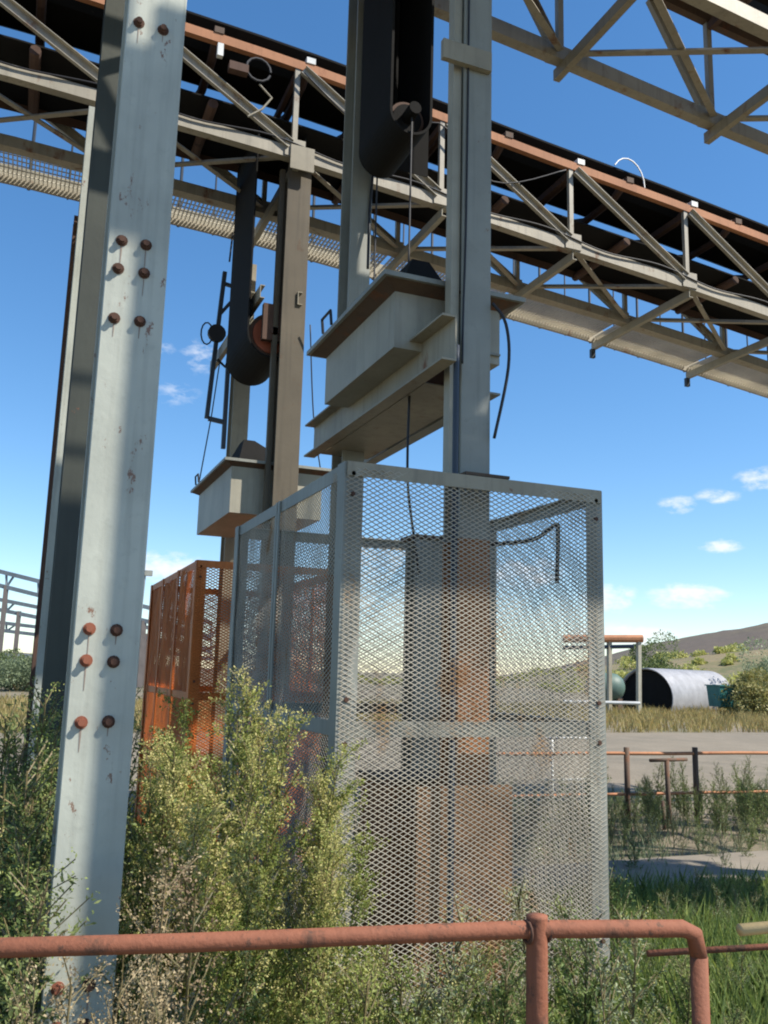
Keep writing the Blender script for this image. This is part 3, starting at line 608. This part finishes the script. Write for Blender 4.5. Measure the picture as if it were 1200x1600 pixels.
q.f = [(3, 2, 1, 0), (4, 5, 6, 7)]+[(i, (i+1) % 4, 4+(i+1) % 4, 4+i) for i in range(4)]; q.build('body', 'teal_paint', r)
M().box(b0.x-.58, b0.x+.58, b0.y-.58, b0.y+.58, b0.z+1.101, b0.z+1.16).build('rim', 'teal_paint', r)
r = thing('pipe_rack', px(975, 1110, 47), 'rusty goalpost pipe rack beside the dark open end of the steel pipe section', 'pipe rack')
for (xx, mt) in ((952, 'paint_tan'), (998, 'paint_cream')):
    a = px(xx, 1112, 47); b = px(xx, 998, 47); M().prof(rect(.2, .2), V(a.x, a.y, -.5), b).build('post', mt, r)
for d in (0, 3):
    M().tube([px(880, 998, 47+d), px(1004, 998, 47+d)], .2, 10).build('pipe', 'rust_orange', r)
M().tube([px(880, 1012, 47), px(990, 1010, 47)], .1, 8).build('pipe', 'dark_blue', r)
M().tube([px(880, 1096, 46.6), px(1000, 1099, 46.6)], .09, 8).build('low_pipe', 'galvanised', r)
r = thing('horizontal_vessel', px(955, 1090, 50), 'green horizontal tank on saddles beneath the rusty pipe rack', 'tank')
a = px(915, 1074, 50); b = px(975, 1074, 50); d = (b-a).normalized()
q = M(); prof_r = [(0, .25), (.12, .5), (.4, .72), (.7, .8)]; L_ = (b-a).length
st = [(t, rr) for t, rr in prof_r]+[(L_-t, rr) for t, rr in reversed(prof_r)]
for t, rr in st:
    p = a+d*t
    for k in range(18): q.v.append(p+V(0, 0, 1)*(rr*math.sin(2*math.pi*k/18))+d.cross(V(0, 0, 1))*(rr*math.cos(2*math.pi*k/18)))
for i in range(len(st)-1):
    for k in range(18): q.f.append((i*18+k, i*18+(k+1) % 18, i*18+18+(k+1) % 18, i*18+18+k))
q.f.append(tuple(range(17, -1, -1))); q.f.append(tuple(range((len(st)-1)*18, len(st)*18))); q.build('shell', 'tank_green', r, True)
for t in (.25, .75):
    p = a+d*(L_*t); M().box(p.x-.15, p.x+.15, p.y-.5, p.y+.5, -.6, p.z-.6).build('saddle', 'rust_brown', r)

# ------------------------------------------------------------------ far left: pipe and conveyor bridges, lamp pole, shed
def farbridge(label, pts, h, d, sup):
    r = thing('pipe_bridge', px(pts[0][0], pts[0][1]+30, d), label, 'gantry')
    for k, off in enumerate((0, h)):
        P = [px(x, y-off, d) for x, y in pts]
        M().sweep(rect(.35, .35), P).build('chord', 'far_steel', r)
    n = 9
    for i in range(n):
        t = i/(n-1)*(len(pts)-1); k = min(int(t), len(pts)-2); t -= k
        x = pts[k][0]+(pts[k+1][0]-pts[k][0])*t; y = pts[k][1]+(pts[k+1][1]-pts[k][1])*t
        M().prof(rect(.2, .2), px(x, y, d), px(x, y-h, d)).build('vertical', 'far_steel', r)
        M().prof(rect(.15, .15), px(x, y, d), px(x+12, y-h+4, d)).build('diagonal', 'far_steel', r)
    for x, y in sup:
        a = px(x, y, d); M().prof(rect(.4, .4), a, V(a.x, a.y, -.5)).build('leg', 'far_rust', r)
    return r
farbridge('upper conveyor bridge far away left of the bolted column', [(-140, 880), (60, 930), (330, 995)], 22, 75, [(10, 915), (225, 970)])
farbridge('middle pipe bridge far away left of the bolted column', [(-140, 925), (60, 965), (330, 1015)], 16, 82, [(30, 955), (228, 990)])
farbridge('lowest pipe bridge far away left of the bolted column', [(-140, 968), (60, 992), (330, 1030)], 12, 90, [(-20, 985), (222, 1010)])
r = thing('lamp_pole', px(212, 1060, 60), 'thin distant lamp pole seen between bolted column and orange guard', 'lamp pole')
M().tube([px(209, 1060, 60), px(226, 899, 60)], .09, 6).build('pole', 'far_steel', r)
a = px(226, 897, 60); M().box(a.x-.5, a.x+.5, a.y-.2, a.y+.2, a.z-.1, a.z+.25).build('lamp_head', 'paint_grey', r)
r = thing('low_shed', px(10, 1058, 110), 'low brown industrial shed far away beyond the grass at left', 'shed')
a = px(-60, 1060, 110); b = px(85, 1060, 110)
M().box(a.x, b.x, a.y, a.y+9, -.6, 2.2).build('wall', 'rust_brown', r)
M().box(a.x-.3, b.x+.3, a.y-.4, a.y+9.4, 2.201, 2.7).build('roof', 'far_steel', r)
for k in range(4): M().box(a.x+1.2+k*2.6, a.x+2.2+k*2.6, a.y-.05, a.y+.02, .5, 1.6).build('window', 'paint_grey', r)

# ------------------------------------------------------------------ vegetation
def leaves(P, D, size, R, asp=.4, droop=.0):
    """diamond leaves: P (n,3) base points, D (n,3) directions, size (n)"""
    n = len(P); D = D/np.linalg.norm(D, axis=1, keepdims=True); q = R.normal(size=(n, 3)); s = np.cross(D, q); s /= np.linalg.norm(s, axis=1, keepdims=True)+1e-9
    nrm = np.cross(D, s); L_ = size[:, None]; a = P; b = P+D*L_*.5+s*L_*asp*.5+nrm*L_*.08; c = P+D*L_; d = P+D*L_*.5-s*L_*asp*.5+nrm*L_*.08
    c = c-np.array((0, 0, 1))*droop*L_
    v = np.stack([a, b, c, d], 1).reshape(-1, 3); return v, np.arange(n*4).reshape(-1, 4)
def weed_meshes(seed, h, nbr, ntw, spread, lsz, ssz, nseed, nleaf):
    """upright weed: stem, steep side branches, short twigs; narrow leaves low down, plumes of tiny seed husks on the outer twigs"""
    R = np.random.RandomState(seed); P = []; D = []; S = []; P2 = []; D2 = []; S2 = []; st = M()
    top = V(R.normal()*.06, R.normal()*.06, h); pts = [V(0, 0, -.05), V(top.x*.2, top.y*.2, h*.35), V(top.x*.6, top.y*.6, h*.7), top]
    def axis(t):
        k = min(int(t*3), 2); u = t*3-k; return pts[k]*(1-u)+pts[k+1]*u
    for k in range(3): st.prof(circ(.006*(1-.25*k), 5), pts[k], pts[k+1], cap=False)
    for i in range(nbr):
        t = .08+.92*(i+R.rand())/nbr; b0 = axis(t); ang = R.rand()*6.283; ln = spread*h*(1.0-.78*t)*R.uniform(.5, 1.2)+.03
        el_ = R.uniform(.7, 1.25); d = V(math.cos(ang)*math.cos(el_), math.sin(ang)*math.cos(el_), math.sin(el_)); b1 = b0+d*ln
        st.prof(circ(.0022, 3), b0, b1, cap=False)
        for q in range(ntw):
            u = (q+R.rand())/ntw; c = np.array(b0+d*(ln*u)); td = np.array(d)*.9+R.normal(size=3)*.55; td /= np.linalg.norm(td); tl = (.02+.05*(1-u*.5))*R.uniform(.6, 1.3)
            # leaves at the twig foot
            n1 = max(1, int(nleaf*(1.25-t*.9))); P.append(c+R.normal(size=(n1, 3))*.008); D.append(td+R.normal(size=(n1, 3))*.8+np.array((0, 0, -.15))); S.append(lsz*R.uniform(.5, 1.25, n1)*(1.15-.5*t))
            n2 = int(nseed*R.uniform(.5, 1.4)*(.45+.55*u))
            if n2: k = R.rand(n2); P2.append(c+td*(k*tl)[:, None]+R.normal(size=(n2, 3))*(.0055+.006*(1-k))[:, None]); D2.append(td+R.normal(size=(n2, 3))*.7); S2.append(ssz*R.uniform(.6, 1.4, n2))
    a = leaves(np.concatenate(P), np.concatenate(D), np.concatenate(S), R, .34)
    b = leaves(np.concatenate(P2), np.concatenate(D2), np.concatenate(S2), R, .62) if P2 else None
    return st, a, b
PROTO = {}
def plant(kind, x, y, sc_, label, group, cat='weed', name='tall_weed'):
    if kind not in PROTO:
        *a_, lm, sm_ = KINDS[kind]; st, fa, fb = weed_meshes(*a_); tmp = [st.build('stem', 'stem'), npmesh('foliage', *fa, lm)]
        if fb: tmp.append(npmesh('seed_heads', *fb, sm_))
        PROTO[kind] = [(o.name.split('.')[0], o.data) for o in tmp]
        for o in tmp: bpy.data.objects.remove(o)
    r = thing(name, (x, y, float(gz(x, y))), label, cat, group); r.rotation_euler = (rnd.gauss(0, .07), rnd.gauss(0, .07), rnd.random()*6.28); r.scale = (sc_*rnd.uniform(.9, 1.15),)*2+(sc_,)
    for nm, me in PROTO[kind]:
        o = bpy.data.objects.new(nm, me); col.objects.link(o); o.parent = r
        if nm != 'stem': o['kind'] = 'stuff'
    return r
# seed, height, branches, twigs, spread, leaf, seed size, seeds per twig, leaves per twig, materials
KINDS = {'s1': (1, 1.4, 44, 7, .27, .030, .0105, 20, 6, 'leaf_olive', 'leaf_seed'), 's2': (2, 1.3, 38, 7, .33, .030, .011, 21, 6, 'leaf_olive', 'leaf_seed'), 's3': (3, 1.2, 40, 6, .25, .028, .0105, 22, 6, 'leaf_olive', 'leaf_seed'),
         'd1': (4, 1.0, 30, 6, .32, .020, .009, 14, 2, 'leaf_dry', 'leaf_dry'), 'd2': (5, .9, 26, 6, .40, .020, .0095, 15, 2, 'leaf_dry', 'leaf_dry'),
         'g1': (6, 1.1, 36, 6, .30, .034, .008, 6, 7, 'leaf_green', 'leaf_seed'), 'g2': (7, .7, 30, 5, .48, .030, .007, 4, 8, 'leaf_green', 'leaf_seed'),
         'k1': (8, 1.2, 38, 6, .32, .034, .008, 7, 7, 'leaf_dark', 'leaf_olive'), 'k2': (9, 1.0, 34, 6, .38, .034, .008, 5, 8, 'leaf_dark', 'leaf_olive'),
         'h1': (10, .5, 28, 5, .62, .030, .007, 2, 9, 'leaf_green', 'leaf_seed'), 'h2': (11, .55, 28, 5, .55, .024, .007, 6, 7, 'leaf_sage', 'leaf_seed'), 'h3': (12, .45, 26, 5, .6, .026, .007, 5, 8, 'leaf_olive', 'leaf_seed')}
def tipplant(kind, ximg, yimg, Y, label, group, **kw):
    """plant whose tip shows at a pixel, standing at distance Y: its height follows from the ground it stands on"""
    v = fw*FPX + rt*(ximg-600) + up*(800-yimg); p = V(0, 0, CAM_H)+v*(Y/v.y)
    if p.z < .15: return
    return plant(kind, p.x, p.y, (p.z-float(gz(p.x, p.y)))/KINDS[kind][1], label, group, **kw)
LS = 'tall seeding yellow-green weed in front of the mesh guards'; GS = 'seeding weeds in front of the guards'
for i, (x, y, Y) in enumerate([(372, 1078, 3.75), (345, 1110, 3.7), (398, 1125, 3.65), (310, 1165, 3.6), (420, 1150, 3.6), (285, 1200, 3.55), (355, 1180, 3.45), (505, 1192, 3.62), (525, 1240, 3.55), (482, 1225, 3.6), (440, 1295, 3.4), (465, 1320, 3.3), (385, 1235, 3.3), (320, 1250, 3.3), (250, 1250, 3.45), (235, 1300, 3.3), (290, 1290, 3.2), (410, 1320, 3.1), (350, 1300, 3.1), (500, 1310, 3.3), (535, 1320, 3.4), (225, 1180, 3.7), (300, 1120, 4.3), (260, 1180, 4.2)]):
    tipplant(('s1', 's2', 's3')[i % 3], x, y, Y, LS, GS)
LD = 'brown dried weed among the green weeds at the foot of the bolted column'; GD = 'dried weeds by the bolted column'
for i, (x, y, Y) in enumerate([(245, 1360, 2.9), (300, 1390, 2.8), (130, 1545, 2.5), (165, 1525, 2.55), (95, 1540, 2.45), (185, 1560, 2.4), (60, 1560, 2.4)]):
    tipplant(('d1', 'd2')[i % 2], x, y, Y, LD, GD)
LK = 'dark green leafy weed left of the bolted column'; GK = 'dark weeds left of the bolted column'
for i, (x, y, Y) in enumerate([(10, 1150, 5.2), (-15, 1170, 4.8), (40, 1150, 5.0), (70, 1170, 4.7), (25, 1220, 4.2), (-10, 1300, 3.6), (60, 1250, 4.0), (90, 1180, 4.4), (70, 1085, 4.6), (45, 1105, 4.4), (15, 1120, 4.6), (80, 1140, 4.2), (30, 1180, 3.9), (60, 1200, 3.8), (5, 1200, 3.8), (85, 1230, 3.7), (20, 1280, 3.4), (55, 1300, 3.3), (75, 1340, 3.2), (5, 1350, 3.1), (40, 1380, 3.0), (-20, 1250, 3.5), (90, 1100, 5.0)]):
    tipplant(('k1', 'k2', 'g1')[i % 3], x, y, Y, LK, GK)
LG = 'leafy green weed behind the bolted column'; GG = 'green weeds behind the bolted column'
for i, (x, y, Y) in enumerate([(228, 1095, 4.6), (215, 1140, 4.4), (235, 1150, 4.6), (212, 1220, 4.0), (222, 1260, 3.9), (208, 1300, 3.8)]): tipplant(('g1', 'k1')[i % 2], x, y, Y, LG, GG)
LH = 'low leafy green herb growing under the pipe railing'; GH = 'low green herbs under the railing'
R = np.random.RandomState(11)
cnt = 0
while cnt < 230:
    x = R.uniform(-.6, 5.2); y = R.uniform(2.25, 5.6)
    if 1.3 < x < 2.95 and y > 3.82: continue
    if .1 < x < .45 and 2.75 < y < 3.4: continue
    plant(('h1', 'g2', 'h3', 'h2')[cnt % 4], x, y, R.uniform(.7, 1.2)*(.9 if y < 3 else 1)*(.5 if x > 2.6 else 1)*(.7 if cnt % 4 == 1 else 1), LH, GH, 'herb', 'low_herb'); cnt += 1
LI = 'small green weed growing inside the grey mesh guard'; GI = 'weeds inside the guard'
for x, y, s in ((1.6, 4.15, .9), (1.75, 4.3, .7), (2.42, 4.2, 1.0), (2.5, 4.35, .8), (2.1, 4.05, .5), (2.7, 4.8, .8), (1.55, 4.9, 1.0)): plant('h1', x, y, s, LI, GI, 'herb', 'low_herb')
LB = 'dense green bush along the low rusty railing'; GB = 'bushes along the low railing'
for i in range(210):
    x = R.uniform(4.6, 13.5); y = 9.3+R.uniform(-.5, 1.0); plant(('k2', 'g2', 'k1', 'k2', 'h1')[i % 5], x, y, R.uniform(.5, .95)*(.72 if i % 5 in (0, 2, 3) else 1.15)*(.75 if 7.4 < x < 8.1 else 1), LB, GB, 'bush', 'railing_bush')
LT = 'pale green tuft on the bare ground past the concrete path'; GT = 'tufts past the concrete path'
for i in range(110):
    x = R.uniform(4.2, 12); y = R.uniform(6.7, 9.0); plant(('h2', 'h1', 'h2')[i % 3], x, y, R.uniform(.35, .8), LT, GT, 'tuft', 'grass_tuft')
plant('h1', 3.05, 4.1, 1.0, 'bright green herb at the right corner post of the grey guard', None, 'herb', 'low_herb')
plant('h1', 3.1, 4.3, .8, 'smaller green herb touching the right side of the grey guard', None, 'herb', 'low_herb')

# grass: uncountable ground cover, blades as real faces
def grass(name, n, sx, sy, hmin, hmax, mat, label, seed, keep=None, wid=.0045):
    R = np.random.RandomState(seed); x = R.uniform(*sx, n); y = R.uniform(*sy, n)
    cl_ = np.sin(x*2.1+seed)*np.sin(y*1.7+seed*.6)+.6*np.sin(x*5.3)*np.sin(y*4.9); k = cl_+R.normal(size=n)*.6 > -.1
    if keep is not None: k &= keep(x, y)
    x, y = x[k], y[k]; n = len(x); z = gz(x, y)-.01; h = R.uniform(hmin, hmax, n)*(.6+.4*R.rand(n)); a = R.rand(n)*6.283; b = R.rand(n)*6.283; ln = R.uniform(.1, .6, n)*h
    wx, wy = np.cos(a)*wid*(.6+R.rand(n)), np.sin(a)*wid*(.6+R.rand(n)); lx, ly = np.cos(b)*ln, np.sin(b)*ln
    v = np.stack([np.stack([x-wx, y-wy, z], 1), np.stack([x+wx, y+wy, z], 1), np.stack([x+lx*.4+wx*.7, y+ly*.4+wy*.7, z+h*.6], 1), np.stack([x+lx, y+ly, z+h], 1), np.stack([x+lx*.4-wx*.7, y+ly*.4-wy*.7, z+h*.6], 1)], 1).reshape(-1, 3)
    o = npmesh(name, v, np.arange(n*5).reshape(-1, 5), mat); o['kind'] = 'stuff'; o['label'] = label; o['category'] = 'grass'; return o
ncage = lambda x, y: ~((x > 1.36) & (x < 2.9) & (y > 3.9) & (y < 6.3)) & ~((x > 3.9) & (y > 6.1) & (y < 7.4))
grass('green_grass', 80000, (-1.5, 6), (1.7, 6.2), .1, .36, 'leaf_green', 'lush green grass under the pipe railing', 1, ncage)
grass('olive_grass', 60000, (-1.5, 6.5), (1.7, 6.4), .08, .34, 'leaf_olive', 'olive and straw grass mixed into the lush grass', 4, ncage)
grass('path_grass', 16000, (3.9, 12), (6.1, 7.6), .06, .24, 'leaf_sage', 'sparse grass growing over the concrete path', 6, lambda x, y: np.sin(x*3.1)*np.sin(y*6.)+np.sin(x*1.3+2) > .2)
grass('yard_grass', 26000, (-6, 14), (6.2, 12), .08, .3, 'leaf_sage', 'patchy grey green grass across the yard', 2, ncage)
grass('roadside_grass', 110000, (-12, 70), (26, 47), .25, .62, 'leaf_straw', 'straw and reddish grass strip beyond the gravel road', 3, None, .016)
grass('dark_verge_grass', 16000, (-12, 4), (8, 30), .2, .6, 'leaf_dark', 'rough green grass behind the weeds at left', 5, lambda x, y: (y < 12.2) | (y > 26), .012)

def bush_mass(name, n, fn, lsz, mat, label, seed):
    R = np.random.RandomState(seed); P = fn(R, n); v, f = leaves(P, R.normal(size=(n, 3))+np.array((0, 0, .4)), lsz*R.uniform(.5, 1.4, n), R, .7)
    o = npmesh(name, v, f, mat); o['kind'] = 'stuff'; o['label'] = label; o['category'] = 'scrub'
def scrub(R, n):
    cx = R.uniform(48, 175, 260); cy = R.uniform(50, 150, 260); rr = R.uniform(.7, 2.2, 260); f = hillh(125, 105, 80, 62, 7.8, 1.3, .16); cz = np.maximum(f(cx, cy), -.3); i = R.randint(0, 260, n)
    d = R.normal(size=(n, 3)); d /= np.linalg.norm(d, axis=1, keepdims=True); d *= (rr[i]*R.uniform(.3, 1, n)**.5)[:, None]; d[:, 2] = np.abs(d[:, 2])*.8
    return np.stack([cx[i], cy[i], cz[i]], 1)+d
bush_mass('hillside_scrub', 60000, scrub, .4, 'leaf_seed', 'straw green scrub covering the hillside behind the steel pipe section', 21)
def bigbush(cx, cy, rx, h, seed, mat, label, n=9000, ls=.16, z0=0.):
    R = np.random.RandomState(seed); k = 16; c = R.normal(size=(k, 3))*np.array((rx*.42, rx*.42, h*.2))+np.array((0, 0, h*.55)); rr = R.uniform(.25, .5, k)*rx; i = R.randint(0, k, n)
    d = R.normal(size=(n, 3)); d /= np.linalg.norm(d, axis=1, keepdims=True); P = c[i]+d*(rr[i]*R.uniform(.4, 1.05, n)**.5)[:, None]; P[:, 2] = np.maximum(P[:, 2], .1)
    v, f = leaves(P, d+R.normal(size=(n, 3))*.6, ls*R.uniform(.5, 1.3, n), R, .6)
    r = thing('bushy_tree', (cx, cy, z0), label, 'tree'); npmesh('crown', v, f, mat, r); st = M()
    for j in range(5):
        e = c[j]; st.prof(circ(.06, 6), (cx, cy, z0-.3), (cx+e[0]*.8, cy+e[1]*.8, z0+e[2]*.8), cap=False)
    st.build('trunk', 'stem', r); return r
b = px(1025, 1050, 62); bigbush(b.x, b.y, 2.2, 3.9, 5, 'leaf_dark', 'round dark green tree behind the steel pipe section', z0=-.2)
b = px(30, 1085, 60); bigbush(b.x, b.y, 2.4, 1.8, 6, 'leaf_sage', 'low grey green bush before the far brown shed', z0=-.3)
b = px(-10, 1075, 70); bigbush(b.x, b.y, 3.0, 2.3, 8, 'leaf_dark', 'dark bush by the far pipe bridge legs', z0=-.3)
b = px(1195, 1105, 48); bigbush(b.x, b.y, 2.0, 2.1, 9, 'leaf_straw', 'straw coloured bush at the right end of the steel pipe section', z0=-.3)
b = px(1225, 1085, 56); bigbush(b.x, b.y, 2.4, 3.4, 10, 'leaf_sage', 'taller pale bush on the slope beside the teal bin', z0=-.3)
# loose cabling along the far truss
cable('cable', [(x, 8.33, zb(x)+.11+(-.07 if i % 2 else 0)) for i, x in enumerate(np.linspace(-3, 12, 19))], .009, 'thin black cable sagging along the bottom chord of the rusty truss')
cable('cable', [(2.3, 8.3, 7.9), (2.9, 8.28, 7.45), (3.3, 8.28, 7.3), (3.9, 8.3, 7.75), (4.6, 8.3, 7.2), (5.6, 8.3, 7.6)], .008, 'looped black cable strung between the diagonals of the rusty truss')
